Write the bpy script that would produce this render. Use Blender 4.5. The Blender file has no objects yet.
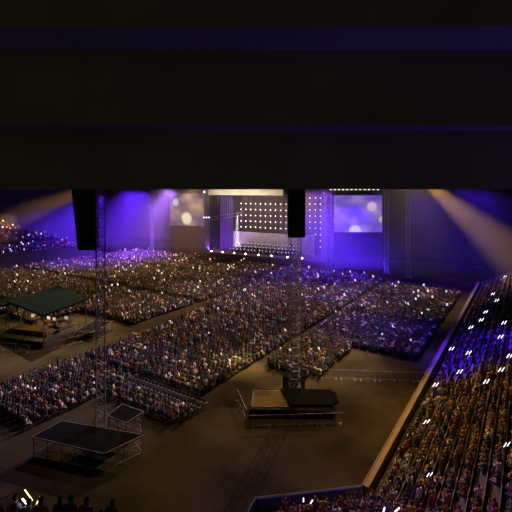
import bpy, bmesh, math, random
import numpy as np
from mathutils import Vector, Matrix
random.seed(7); np.random.seed(7)
C = bpy.context.scene.collection
R = math.radians
H = 22.0                                   # eye height on the upper deck (m)
TH = math.atan(274/420)                    # heading of the field towards the stage
SI, CO = math.sin(TH), math.cos(TH)
def W(u, v, z=0): return Vector((u*SI+v*CO, u*CO-v*SI, z))    # field metres: u towards stage, v to its right
DU = Vector((SI, CO, 0)); DV = Vector((CO, -SI, 0))
ST = R(-27); SO = Vector((.9, 125.9, 0))
SX = Vector((math.cos(ST), math.sin(ST), 0)); SY = Vector((-math.sin(ST), math.cos(ST), 0))
def S(s, b, z=0): return SO + SX*s + SY*b + Vector((0, 0, z))  # stage metres: s across, b behind the front edge

# ------------------------------------------------------------------ camera, world, lights, exposure
sc = bpy.context.scene
cam = bpy.data.cameras.new('camera'); cam.sensor_width = 36; cam.lens = 420/512*36
cam.shift_y = -(256-190)/512; cam.clip_end = 600; cam.clip_start = .05
camo = bpy.data.objects.new('camera', cam); C.objects.link(camo)
camo.location = (0, 0, H); camo.rotation_euler = (R(90), 0, 0); sc.camera = camo
sc.view_settings.view_transform = 'Standard'; sc.view_settings.look = 'None'
sc.view_settings.gamma = 1; sc.view_settings.use_curve_mapping = False; sc.view_settings.exposure = 0
w = bpy.data.worlds.new('night'); sc.world = w; w.use_nodes = True
w.node_tree.nodes['Background'].inputs[0].default_value = (1, .92, .52, 1)
w.node_tree.nodes['Background'].inputs[1].default_value = .016
cy = sc.cycles
cy.max_bounces = 4; cy.diffuse_bounces = 2; cy.glossy_bounces = 2; cy.transmission_bounces = 4
cy.volume_bounces = 0; cy.transparent_max_bounces = 8; cy.caustics_reflective = False; cy.caustics_refractive = False

def spot(loc, tgt, col, power, ang, blend=.8, size=.3):
    l = bpy.data.lights.new('show_light', 'SPOT'); l.energy = power; l.color = col
    l.spot_size = R(ang); l.spot_blend = blend; l.shadow_soft_size = size
    o = bpy.data.objects.new('show_light', l); C.objects.link(o)
    o.location = loc; o.rotation_euler = (Vector(tgt)-Vector(loc)).to_track_quat('-Z', 'Y').to_euler()
    return o
def area(loc, tgt, col, power, sx, sy, spread=180):
    l = bpy.data.lights.new('wash_light', 'AREA'); l.energy = power; l.color = col; l.shape = 'RECTANGLE'; l.size = sx; l.size_y = sy; l.spread = R(spread)
    o = bpy.data.objects.new('wash_light', l); C.objects.link(o)
    o.location = loc; o.rotation_euler = (Vector(tgt)-Vector(loc)).to_track_quat('-Z', 'Y').to_euler()
    return o
GOLD = (1, .62, .16); AMB = (1, .5, .2); BLUE = (.075, .012, 1); PUR = (.3, .08, 1); WARM = (1, .72, .45); WHITE = (1, .93, .85); LILAC = (.7, .5, 1)
LIGHTS = True
K = 1000.0
# overhead rig washing the floor crowd
spot(W(102, -36, 46), W(60, -40, 0), (1, .64, .44), 430*K, 56)         # main floor block, pinkish warm
spot(W(98, -82, 46), W(66, -84, 0), (1, .64, .30), 330*K, 74)       # far left floor crowd, golden
spot(W(98, -60, 46), W(90, -62, 0), (1, .62, .25), 80*K, 40)        # centre near the stage
spot(W(104, -22, 44), W(86, -22, 0), (1, .64, .42), 180*K, 40)        # right block
spot(W(76, -22, 34), W(50, -23, 0), (1, .66, .36), 150*K, 26)        # warm patch at front of right block
spot(W(58, -44, 40), W(26, -42, 0), (.50, .40, 1), 90*K, 36)        # near left rows, violet
spot(W(55, -30, 40), W(42.2, -29.8, 0), (1, .66, .20), 260*K, 10, 1)        # gold pool on the floor
spot(W(45, -62, 36), W(34, -60, 0), (1, .74, .56), 130*K, 42)        # by the mixing tent
spot(W(40, -15, 38), W(34, -20, 0), (1, .66, .26), 26*K, 66)        # open floor, dim gold
spot(W(62, -20, 40), W(64, -18, 0), BLUE, 60*K, 34)                 # blue on rear of right block
spot(W(75, -35, 40), W(78, -30, 0), BLUE, 60*K, 24)                 # blue on the gangway
spot(W(60, -110, 35), W(78, -108, 3), BLUE, 160*K, 50)              # blue on far left crowd
spot(W(40, -110, 36), W(58, -134, 8), (1, .52, .22), 60*K, 30)      # amber on far left upper stand
# side stand
spot(W(66, -24, 34), W(40, -5, 4), (1, .48, .08), 96*K, 36)         # gold on the side stand
spot(W(92, -30, 30), W(95, -5, 4), (1, .50, .16), 34*K, 40)         # gold, far end of stand
spot(W(70, -26, 34), W(58, -6, 3), BLUE, 360*K, 24)                 # blue patch on the stand
spot(W(50, -30, 32), W(51.5, -7.6, 2), BLUE, 170*K, 9)
spot(W(30, -30, 30), W(22, -2, 6), (.12, .03, 1), 22*K, 34)         # blue at the near corner of the stand
spot(W(35, -34, 30), W(26, -14, 2), (.16, .04, 1), 14*K, 32)        # blue on the corner seats
# added unseen lamp just below the deck above, tinting its underside purple
spot((15, 6.95, 13), (12, 7.2, 24), (.10, .05, 1), 1.0*K, 130, .8)
# haze: moving heads and washes around the stage
area(S(24, -1, 17), S(26, -14, 0), BLUE, 20*K, 16, 4, 90)
area(S(20, -1, 21.5), S(22, -10, 4), (.30, .07, 1), 5*K, 6, 3, 80)
area(S(28, -3, 3), S(29, -14, 9), BLUE, 5*K, 18, 2, 110)
area(S(-46, -2, 21), S(-50, -12, 0), (.13, .02, 1), 24*K, 16, 4, 90)
area(S(-31, -2, 22), S(-40, -10, 2), (.34, .09, 1), 13*K, 8, 3, 70)
area(S(-24, 0, 22), S(-27, -5, 4), (1, .5, .25), 2.5*K, 6, 2, 90)
area(S(-64, -4, 20), S(-70, -14, 2), (.13, .03, 1), 24*K, 20, 4, 90)
area(S(-33, -2, 22), S(-36, -10, 8), (.8, .4, .9), 4*K, 6, 3, 80)
area(S(52, 0, 21), S(56, -10, 0), (.07, .01, 1), 4*K, 20, 4, 80)
area(S(15, -1, 22), S(20, -10, 8), (1, .6, .4), 1.5*K, 5, 2, 80)
spot(S(43, 2, 27), S(66, -14, 7), (1, .52, .06), 400*K, 21, 1)          # gold beam, right
spot(S(45, 2, 27), S(74, -26, 13), (.15, .03, 1), 140*K, 14)
spot(S(-56, 0, 27), S(-78, -40, 8), (1, .42, .12), 300*K, 16)      # amber beams, left
spot(S(-52, 0, 28), S(-84, -24, 10), (1, .55, .16), 200*K, 12)
spot(S(-10.9, 6, 15), S(-10.9, 6, 2.4), WHITE, 1500*K, 13)            # white key light on stage
# stage interior
spot((-33, 63.4, 4.7), (-33, 63.6, 0), (1, .62, .18), 420, 150, .6, .2)   # work light under the mixing canopy
area(S(-2, 5, 16), S(-2, 6, 0), (.9, .75, .8), 450, 24, 4, 80)
area(S(-3, 5, 17), S(-3, 12, 6), (1, .85, .55), 560, 22, 2)
area(S(-17, 1, 3), S(-17, 9, 12), (.35, .1, 1), 1500, 5, 2)
area(S(-2, -1, 6), S(-2, 8, 3), (.45, .2, 1), 160, 26, 2)
area(S(28, 1, 1), S(28, 10, 7), (.15, .03, 1), 500, 20, 2)
area(S(-6, -2, 18), S(-6, 3, 21.5), (1, .85, .7), 1500, 22, 1)  # unseen wash added to brighten the header panel
area(S(-30, 1, 1), S(-30, 8, 9), (.5, .3, .5), 130, 20, 2)

# ------------------------------------------------------------------ helpers
def mat(name, col, rough=.8, metal=0, emit=None, es=0, noise=0, nscale=1.0, attr=None):
    m = bpy.data.materials.new(name); m.use_nodes = True; nt = m.node_tree; b = nt.nodes['Principled BSDF']
    b.inputs['Base Color'].default_value = (*col, 1); b.inputs['Roughness'].default_value = rough; b.inputs['Metallic'].default_value = metal
    b.inputs['Specular IOR Level'].default_value = .3
    if emit: b.inputs['Emission Color'].default_value = (*emit, 1); b.inputs['Emission Strength'].default_value = es; m.cycles.emission_sampling = 'NONE'
    if noise:
        tc = nt.nodes.new('ShaderNodeTexCoord'); nz = nt.nodes.new('ShaderNodeTexNoise'); nz.inputs['Scale'].default_value = nscale; nz.inputs['Detail'].default_value = 5
        rp = nt.nodes.new('ShaderNodeValToRGB'); rp.color_ramp.elements[0].position = .3; rp.color_ramp.elements[1].position = .7
        rp.color_ramp.elements[0].color = (*[c*(1-noise) for c in col], 1); rp.color_ramp.elements[1].color = (*[min(1, c*(1+noise)) for c in col], 1)
        nt.links.new(tc.outputs['Object'], nz.inputs['Vector']); nt.links.new(nz.outputs['Fac'], rp.inputs['Fac']); nt.links.new(rp.outputs['Color'], b.inputs['Base Color'])
    if rough >= 1: b.inputs['Specular IOR Level'].default_value = 0
    if attr:
        a = nt.nodes.new('ShaderNodeAttribute'); a.attribute_name = attr; nt.links.new(a.outputs['Color'], b.inputs['Base Color'])
    return m
M = dict(
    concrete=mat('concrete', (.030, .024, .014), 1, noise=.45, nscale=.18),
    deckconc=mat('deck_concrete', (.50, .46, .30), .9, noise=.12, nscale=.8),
    wallc=mat('pale_wall_concrete', (.17, .13, .07), .8, noise=.15, nscale=.6),
    bluewall=mat('blue_panel', (.10, .12, .45), .6),
    step=mat('stand_concrete', (.05, .045, .05), .9, noise=.3, nscale=1),
    dark=mat('dark_cladding', (.035, .035, .045), .8, noise=.3, nscale=.4),
    brown=mat('brown_drape', (.09, .055, .04), .9, noise=.2, nscale=.5),
    black=mat('black_cover', (.007, .008, .007), 1, noise=.3, nscale=1.5),
    canopy=mat('dark_green_canopy', (.004, .0065, .0058), 1),
    cab=mat('black_cabinet', (.022, .018, .016), .55),
    grille=mat('black_grille', (.012, .010, .009), .7),
    steel=mat('grey_steel', (.20, .19, .18), .55, .5),
    dsteel=mat('dark_steel', (.10, .09, .10), .5, .5),
    night_drape=mat('navy_drape', (.016, .018, .05), 1, noise=.2, nscale=.3),
    seatblue=mat('dark_blue_seat', (.025, .03, .09), .7),
    wing=mat('violet_drape', (.15, .09, .24), .9),
    bench=mat('bench_plastic', (.22, .175, .12), .6),
    chair=mat('chair_grey', (.06, .055, .06), .6),
    curtain=mat('pale_curtain', (.62, .58, .44), .9, noise=.12, nscale=.3),
    stagew=mat('stage_purple_cladding', (.10, .055, .07), .8),
    wood_and_lit_deck=mat('desk_wood_and_lit_deck', (.10, .07, .02), 1),  # desk timber; also paints gold light onto the low platform
    bulb=mat('warm_bulb', (1, .85, .7), emit=(1, .74, .62), es=5.5),
    floorbulb=mat('floor_lamp_bulb', (1, .8, .6), emit=(1, .72, .5), es=14),
    stand_lamp=mat('music_lamp', (1, .9, .9), emit=(.85, .72, 1), es=2.0),
    mon=mat('monitor_screen', (.7, .7, .7), emit=(.8, .82, .8), es=.42),
    stickw=mat('white_glow', (1, 1, 1), emit=(.85, .88, 1), es=3.0),
    sticky=mat('yellow_glow', (1, .95, .5), emit=(1, .85, .28), es=2.2),
    phone=mat('phone_glow', (1, 1, 1), emit=(1, .84, .62), es=1.1),
    phoneb=mat('phone_glow_blue', (1, 1, 1), emit=(.6, .65, 1), es=1.1),
    truss=mat('aluminium_truss', (.26, .24, .28), .5, .4),
    crowd=mat('crowd_cloth', (.2, .2, .2), .85, attr='Col'),
)
class MB:
    def __init__(s): s.v = []; s.f = []; s.m = []
    def add(s, vs, fs, mi=0):
        n = len(s.v); s.v += [tuple(x) for x in vs]; s.f += [tuple(n+i for i in f) for f in fs]; s.m += [mi]*len(fs); return s
    def box(s, c, size, yaw=0, pitch=0, mi=0, taper=1.0):
        m = Matrix.Rotation(yaw, 3, 'Z') @ Matrix.Rotation(pitch, 3, 'X'); c = Vector(c); a, b, h = [x/2 for x in size]; vs = []
        for z in (-h, h):
            t = taper if z > 0 else 1
            for x, y in ((-a, -b), (a, -b), (a, b), (-a, b)): vs.append(c + m @ Vector((x*t, y*t, z)))
        return s.add(vs, [(3, 2, 1, 0), (4, 5, 6, 7), (0, 1, 5, 4), (1, 2, 6, 5), (2, 3, 7, 6), (3, 0, 4, 7)], mi)
    def prism(s, pts, z0, z1, mi=0):
        n = len(pts); vs = [(p[0], p[1], z0) for p in pts]+[(p[0], p[1], z1) for p in pts]
        a = sum(pts[i][0]*pts[(i+1) % n][1]-pts[(i+1) % n][0]*pts[i][1] for i in range(n))
        fs = [tuple(range(n))[::-1], tuple(range(n, 2*n))]+[(i, (i+1) % n, n+(i+1) % n, n+i) for i in range(n)]
        if a < 0: fs = [f[::-1] for f in fs]
        return s.add(vs, fs, mi)
    def bar(s, p, q, r=.03, n=5, mi=0, r2=None):
        p, q = Vector(p), Vector(q); d = (q-p).normalized(); a = d.orthogonal().normalized(); b = d.cross(a); r2 = r if r2 is None else r2; vs = []
        for c, rr in ((p, r), (q, r2)):
            for i in range(n):
                t = 2*math.pi*i/n; vs.append(c + (a*math.cos(t)+b*math.sin(t))*rr)
        return s.add(vs, [(i, (i+1) % n, n+(i+1) % n, n+i) for i in range(n)]+[tuple(range(n))[::-1], tuple(range(n, 2*n))], mi)
    def ball(s, c, r, mi=0, seg=8, rings=5, sc_=(1, 1, 1)):
        c = Vector(c); vs = [c+Vector((0, 0, -r*sc_[2]))]
        for j in range(1, rings):
            ph = -math.pi/2+math.pi*j/rings
            for i in range(seg):
                t = 2*math.pi*i/seg; vs.append(c+Vector((math.cos(ph)*math.cos(t)*r*sc_[0], math.cos(ph)*math.sin(t)*r*sc_[1], math.sin(ph)*r*sc_[2])))
        vs.append(c+Vector((0, 0, r*sc_[2]))); k = len(vs)-1; fs = []
        for i in range(seg):
            fs.append((0, 1+(i+1) % seg, 1+i)); fs.append((k, 1+(rings-2)*seg+i, 1+(rings-2)*seg+(i+1) % seg))
            for j in range(rings-2): a = 1+j*seg; fs.append((a+i, a+(i+1) % seg, a+seg+(i+1) % seg, a+seg+i))
        return s.add(vs, fs, mi)
    def build(s, name, mats, parent=None, smooth=False, origin=None):
        me = bpy.data.meshes.new(name); o0 = Vector(origin) if origin is not None else Vector((0, 0, 0))
        me.from_pydata([tuple(Vector(v)-o0) for v in s.v], [], s.f)
        for m in (mats if isinstance(mats, (list, tuple)) else [mats]): me.materials.append(m)
        me.polygons.foreach_set('material_index', s.m)
        if smooth: me.polygons.foreach_set('use_smooth', [True]*len(me.polygons))
        me.update(); o = bpy.data.objects.new(name, me); C.objects.link(o)
        if parent is not None:
            o.parent = parent
            if origin is None: o.location = -parent.location    # parts are given in world metres
            else: o.location = o0-parent.location
        elif origin is not None: o.location = o0
        return o
def tag(o, label, cat, group=None, kind=None):
    o['label'] = label; o['category'] = cat
    if group: o['group'] = group
    if kind: o['kind'] = kind
    return o
def empty(name, loc, label, cat, group=None):
    o = bpy.data.objects.new(name, None); C.objects.link(o); o.location = loc; o.empty_display_size = .3
    return tag(o, label, cat, group)
def struct(o): o['kind'] = 'structure'; return o
def truss(mb, p, q, w, step=1.0, rc=.03, rd=.016, yaw=None, up=None):
    p, q = Vector(p), Vector(q); d = q-p; L = d.length; d.normalize()
    a = Vector((math.cos(yaw), math.sin(yaw), 0)) if yaw is not None else Vector((0, 0, 1))
    b = d.cross(a).normalized(); a = b.cross(d).normalized()
    cs = [(a*i+b*j)*w/2 for i, j in ((-1, -1), (1, -1), (1, 1), (-1, 1))]
    for c in cs: mb.bar(p+c, q+c, rc, 4)
    n = max(1, int(L/step)); st = L/n
    for k in range(n):
        for i in range(4):
            c0, c1 = cs[i], cs[(i+1) % 4]
            if (k+i) % 2: c0, c1 = c1, c0
            mb.bar(p+d*st*k+c0, p+d*st*(k+1)+c1, rd, 3)
            mb.bar(p+d*st*k+cs[i], p+d*st*k+cs[(i+1) % 4], rd, 3)
    return mb
def ray(px, py, z):      # where a sight line from the seat meets height z
    Y = 420*(H-z)/(py-190); return Vector(((px-256)/420*Y, Y, z))
ORD = 'first second third fourth fifth sixth seventh eighth ninth tenth eleventh twelfth thirteenth fourteenth fifteenth sixteenth seventeenth eighteenth nineteenth twentieth'.split()
TENS = {2: 'twenty', 3: 'thirty', 4: 'forty', 5: 'fifty', 6: 'sixty', 7: 'seventy', 8: 'eighty', 9: 'ninety'}
def nth(n):              # n from 1
    if n <= 20: return ORD[n-1]
    if n % 10 == 0: return TENS[n//10][:-1]+'ieth'
    return TENS[(n//10) % 10 or 9]+'-'+ORD[n % 10-1]

# ------------------------------------------------------------------ setting: floor, deck above, stands, walls
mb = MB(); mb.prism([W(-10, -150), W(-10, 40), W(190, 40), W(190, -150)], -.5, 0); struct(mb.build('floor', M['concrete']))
# underside of the stepped deck above the viewer: risers with thin soffits between
mb = MB()
Y1, Y2, Y3 = 8.0, 7.27, 6.24; z0 = H+.02*1.0; z1 = H+(190-131)/420*Y1; z2 = H+(190-50)/420*Y2; z3 = H+(190-27)/420*Y3
# profile from the field edge back over the viewer, constant section
prof = [(Y1, H+.012), (Y1, z1), (Y2, z1), (Y2, z2), (Y3, z2), (Y3, z2+2.3), (5.0, z2+2.3), (5.0, z2+4), (-3, z2+4)]
outer = [(-3, z2+5), (5.8, z2+5), (6.9, z2+3), (8.1, z1+1.6), (8.5, z1+.6), (8.5, H+.05)]
poly = prof+outer; n = len(poly); vs = []
for x, k in ((-26, -.0), (26, .0)):
    for (y, z) in poly:
        tilt = 0
        if y == Y3: tilt = x*.011
        vs.append((x, y+(-tilt if y == Y3 else 0), z))
fs = [(i, (i+1) % n, n+(i+1) % n, n+i) for i in range(n)]+[tuple(range(n))[::-1], tuple(range(n, 2*n))]
mb.add(vs, fs); struct(mb.build('ceiling', M['deckconc']))

# stand geometry: rows offset from a wall line
DEP, RISE = .85, .42
Ew = Vector((.07, 28.5, 0)); Cw = W(28.9, -9.95); Dw = W(107, -9.95)
e = (Cw-Ew).normalized(); m_ = Vector((e.y, -e.x, 0)); d_ = DU; r_ = DV
mit = (m_+r_)/(1+m_.dot(r_))
endd = (Vector((-.45, 27.2, 0))-Ew).normalized(); endk = endd/(endd.dot(m_))
def rowline(off): return [Ew+endk*off, Cw+mit*off, Dw+r_*off]
NR = 22
mb = MB()
for k in range(NR):
    a = rowline(1.0+DEP*k if k else .16); b = rowline(1.0+DEP*(k+1)); z = .35+RISE*k
    for i in range(2):
        vs = [(*a[i].xy, z-.75), (*a[i+1].xy, z-.75), (*a[i+1].xy, z), (*a[i].xy, z), (*b[i+1].xy, z), (*b[i].xy, z), (*b[i+1].xy, z-.75), (*b[i].xy, z-.75)]
        mb.add(vs, [(0, 1, 2, 3), (3, 2, 4, 5), (5, 4, 6, 7), (0, 3, 5, 7), (1, 6, 4, 2)])
terr = struct(mb.build('floor_side_stand', M['step']))
def strip(name, line, th, zt, m, nrm):
    mb = MB(); a, b = line; mb.prism([a, b, b+nrm*th, a+nrm*th], 0, zt); return struct(mb.build(name, m))
strip('wall_side_stand', (Cw, Dw), .5, 1.2, M['wallc'], r_)
strip('wall_corner', (Ew, Cw), .15, 1.15, M['bluewall'], m_)
mb = MB(); mb.bar(Cw+r_*.07+Vector((0, 0, 1.24)), Dw+r_*.07+Vector((0, 0, 1.24)), .04, 6); struct(mb.build('trim_1', M['bench']))
mb = MB(); mb.bar(Ew+m_*.07+Vector((0, 0, 1.19)), Cw+m_*.07+Vector((0, 0, 1.19)), .03, 6); struct(mb.build('trim_2', M['steel']))
a0 = Ew; b0 = Ew+endk*9; mb = MB(); mb.prism([a0, b0, b0-e*.15, a0-e*.15], 0, 1.2); struct(mb.build('wall_stair', M['dark']))
# raised sill at the far end of the stand
mb = MB(); a = Dw+r_*.8; b = Dw+r_*18
vs = [(*a.xy, 0), (*b.xy, 0), (*b.xy, 9.6), (*a.xy, 1.3)]; vs += [tuple(Vector(x)+DU*.3) for x in vs]
mb.add(vs, [(0, 1, 2, 3), (7, 6, 5, 4), (3, 2, 6, 7), (1, 5, 6, 2), (0, 3, 7, 4)]); struct(mb.build('wall_stand_end', M['bluewall']))
# near terrace below the viewer, only its front rows show at the frame's bottom edge
mb = MB(); [mb.prism([Vector((-13, 14-k)), Vector((-3.4, 14-k)), Vector((-3.4, 13-k)), Vector((-13, 13-k))], 0, 10.4+.4*k) for k in range(4)]; struct(mb.build('floor_near_terrace', M['step']))
# far left stand
LZ = 3.2
mb = MB()
for k in range(26):
    v0 = -122-DEP*k; z = LZ+.2+.42*k; ue = 86-k*.95
    mb.prism([W(-5, v0), W(ue, v0), W(ue, v0-DEP), W(-5, v0-DEP)], max(0, z-1.2) if k else 0, z)
struct(mb.build('floor_far_stand', M['step']))
mb = MB(); mb.prism([W(-5, -121.8), W(88, -121.8), W(88, -122), W(-5, -122)], 0, LZ+.9); struct(mb.build('wall_far_stand', M['dark']))
# backdrop walls of the arena behind the stage
mb = MB(); mb.prism([S(-120, 26), S(110, 26), S(110, 27), S(-120, 27)], 0, 30); struct(mb.build('wall_back', M['night_drape']))
mb = MB(); mb.prism([W(-10, -150), W(150, -150), W(150, -151), W(-10, -151)], 0, 30); struct(mb.build('wall_left', M['dark']))
mb = MB(); mb.prism([W(-10, 14), W(150, 14), W(150, 15), W(-10, 15)], 0, 26); struct(mb.build('wall_right', M['dark']))

# haze filling the air around the stage
hz = MB(); P = [W(72, -148), W(72, 12), S(70, 25), S(-105, 25)]
hz.prism([W(62, -147), W(90, -104), W(96, 12), S(88, 25), S(-100, 25)], 2.6, 27)
hm = bpy.data.materials.new('stage_haze'); hm.use_nodes = True; nt = hm.node_tree; nt.nodes.clear()
vo = nt.nodes.new('ShaderNodeVolumeScatter'); vo.inputs['Density'].default_value = .0042; vo.inputs['Anisotropy'].default_value = .25
vo.inputs['Color'].default_value = (.95, .95, 1, 1)
ou = nt.nodes.new('ShaderNodeOutputMaterial'); nt.links.new(vo.outputs[0], ou.inputs['Volume'])
hzo = hz.build('haze', hm); tag(hzo, 'thin purple lit haze in the air around the stage', 'haze', kind='stuff')

# ------------------------------------------------------------------ the stage
DZ = 2.1
stg = empty('concert_stage', S(0, 0), 'wide concert stage with dark purple front under a roof at the far end', 'stage')
mb = MB(); mb.prism([S(-19.5, 0), S(20, 0), S(20, 13), S(-19.5, 13)], DZ-.3, DZ); mb.build('stage_deck', M['stagew'], stg)
mb = MB(); mb.prism([S(-20, -.1), S(20.4, -.1), S(20.4, 0), S(-20, 0)], 0, DZ-.1)
for k in range(20): mb.prism([S(-19.6+2*k, -.16), S(-19.45+2*k, -.16), S(-19.45+2*k, -.1), S(-19.6+2*k, -.1)], 0, DZ-.15)
mb.build('front_skirt', M['stagew'], stg)
mb = MB(); mb.prism([S(-22, -2), S(40, -2), S(40, 14), S(-22, 14)], 22.6, 23.4); mb.build('stage_roof', M['dark'], stg)
mb = MB(); mb.prism([S(-19.5, 2), S(7, 2), S(7, 2.3), S(-19.5, 2.3)], 20.4, 22.6); mb.build('header_panel', M['curtain'], stg)
mb = MB()   # curved pale back cloth
pts = [S(-14.5+i*1.1, 9.2-1.5*math.sin(math.pi*i/26)+.14*(i % 2)) for i in range(27)]
for i in range(26):
    a, b = pts[i], pts[i+1]; mb.add([(*a.xy, DZ), (*b.xy, DZ), (*b.xy, 8.3), (*a.xy, 8.3), (*(a+SY*.1).xy, DZ), (*(b+SY*.1).xy, DZ), (*(b+SY*.1).xy, 8.3), (*(a+SY*.1).xy, 8.3)],
        [(0, 1, 2, 3), (7, 6, 5, 4), (3, 2, 6, 7)])
mb.build('back_cloth', M['curtain'], stg)
mb = MB(); mb.prism([S(-16.5, 12.6), S(18.5, 12.6), S(18.5, 13), S(-16.5, 13)], DZ, 20.6); mb.build('back_wall', M['stagew'], stg)
for s_ in (-19.2, 19.6):
    for b_ in (1, 12): mb = MB(); truss(mb, S(s_, b_, 0), S(s_, b_, 22.6), .8, 1.2, .06, .04, yaw=ST); mb.build('roof_column', M['truss'], stg)
mb = MB()
for i in range(12):
    c = S(22.5+i*1.15, -1.4, 22.15); mb.ball(c, .17, seg=6, rings=4)
mb.build('edge_lamps', M['bulb'], stg)
mb = MB(); [mb.prism([S(a, 9+.3*(i%2)), S(a+.42, 9.3-.3*(i%2)), S(a+.42, 9.45-.3*(i%2)), S(a, 9.15+.3*(i%2))], DZ, 20.4) for i, a in enumerate([-19.2+.42*k for k in range(12)])]; mb.build('wing_drape', M['wing'], stg)
# bulb wall
bw = empty('bulb_wall', S(-2, 10.6, DZ), 'tall wall of vertical battens dotted with glowing warm bulbs above the stage', 'light wall')
mb = MB(); cols = []
for i in range(10): cols.append((-11.7+1.8*i, 10, [17.5-1.93*j for j in range(5)]))
for i in range(4): cols.append(((11.1, 12.7, 14.5, 16.1)[i], 9.3, [19.6-1.85*j for j in range((6, 6, 7, 9)[i])]))
for s_, b_, zs in cols:
    mb.prism([S(s_-.07, b_+.15), S(s_+.07, b_+.15), S(s_+.07, b_+.3), S(s_-.07, b_+.3)], min(zs)-.6, 20.3)
for z in (19.9, 14.6, 8.9): mb.prism([S(-13, 10.3), S(16, 10.3), S(16, 10.5), S(-13, 10.5)], z, z+.2)
mb.build('batten', M['dsteel'], bw)
pb = None; nb = 0
for s_, b_, zs in cols:
    for z in zs:
        if pb is None:
            q = MB(); q.ball((0, 0, 0), .15, seg=8, rings=6); pb = q.build('bulb', M['bulb'], None, True); o = pb
        else: o = pb.copy(); C.objects.link(o)
        o.parent = bw; o.location = S(s_, b_, z)-bw.location; nb += 1
# white frames right of the band
for i, (s_, wd) in enumerate(((9.6, 2.6), (14.2, 1.3))):
    mb = MB(); mb.prism([S(s_-wd/2, 6.5), S(s_+wd/2, 6.5), S(s_+wd/2, 6.8), S(s_-wd/2, 6.8)], DZ, 8.2)
    tag(mb.build('stage_flat', M['curtain'], origin=S(s_, 6.6, DZ)), ('broad pale scenery flat at the right end of the stage', 'narrow pale scenery flat at the outer right of the stage')[i], 'scenery flat', 'scenery flats')
# row of lamps along the stage edge
FB = [-17.1, -13, -8.8, -4.8, -.4, 4, 9, 13.6]
for i, s_ in enumerate(FB):
    f = MB(); f.box((0, 0, .12), (.5, .4, .24)); f0 = f.build('housing', M['dsteel'])
    root = empty('stage_floor_lamp', S(s_, .35, DZ), f'glowing lamp on the front edge of the stage, {nth(i+1)} from its left end', 'stage lamp', 'lamps along the stage edge')
    f0.parent = root; q = MB(); q.ball((0, -.12, .4), .22, seg=10, rings=6); b1 = q.build('lens', M['floorbulb'], None, True); b1.parent = root
# screens
def screenmat(name, discs, c1, c2, c3):
    m = bpy.data.materials.new(name); m.use_nodes = True; nt = m.node_tree; N = nt.nodes; L = nt.links; b = N['Principled BSDF']
    b.inputs['Base Color'].default_value = (.01, .01, .01, 1); tc = N.new('ShaderNodeTexCoord')
    nz = N.new('ShaderNodeTexNoise'); nz.inputs['Scale'].default_value = 2.6; nz.inputs['Detail'].default_value = 1; L.new(tc.outputs['UV'], nz.inputs['Vector'])
    rp = N.new('ShaderNodeValToRGB'); cr = rp.color_ramp; cr.elements[0].position = .36; cr.elements[0].color = (*c1, 1); cr.elements[1].position = .66; cr.elements[1].color = (*c2, 1)
    el = cr.elements.new(.5); el.color = (*c3, 1); L.new(nz.outputs['Fac'], rp.inputs['Fac']); last = rp.outputs['Color']
    for (x, y, r, col) in discs:
        vm = N.new('ShaderNodeVectorMath'); vm.operation = 'SUBTRACT'; vm.inputs[1].default_value = (x, y, 0); L.new(tc.outputs['UV'], vm.inputs[0])
        v2 = N.new('ShaderNodeVectorMath'); v2.operation = 'MULTIPLY'; v2.inputs[1].default_value = (1.32, 1, 0); L.new(vm.outputs[0], v2.inputs[0])
        ln = N.new('ShaderNodeVectorMath'); ln.operation = 'LENGTH'; L.new(v2.outputs[0], ln.inputs[0])
        mr = N.new('ShaderNodeMapRange'); mr.inputs['From Min'].default_value = r*.8; mr.inputs['From Max'].default_value = r*1.15; mr.inputs['To Min'].default_value = 1; mr.inputs['To Max'].default_value = 0
        L.new(ln.outputs['Value'], mr.inputs['Value']); mx = N.new('ShaderNodeMix'); mx.data_type = 'RGBA'; mx.inputs['B'].default_value = (*col, 1)
        L.new(mr.outputs['Result'], mx.inputs['Factor']); L.new(last, mx.inputs['A']); last = mx.outputs['Result']
    L.new(last, b.inputs['Emission Color']); b.inputs['Emission Strength'].default_value = 1
    return m
smR = screenmat('video_image_right', [(.79, .70, .13, (.62, .45, .66)), (.44, .02, .17, (.62, .62, .55)), (1.0, .35, .09, (.5, .45, .35))], (.10, .06, .42), (.34, .22, .50), (.20, .12, .48))
smL = screenmat('video_image_left', [(.17, .72, .12, (.55, .52, .62)), (.5, .22, .19, (.75, .68, .50))], (.09, .05, .10), (.42, .27, .14), (.22, .15, .17))
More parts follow.
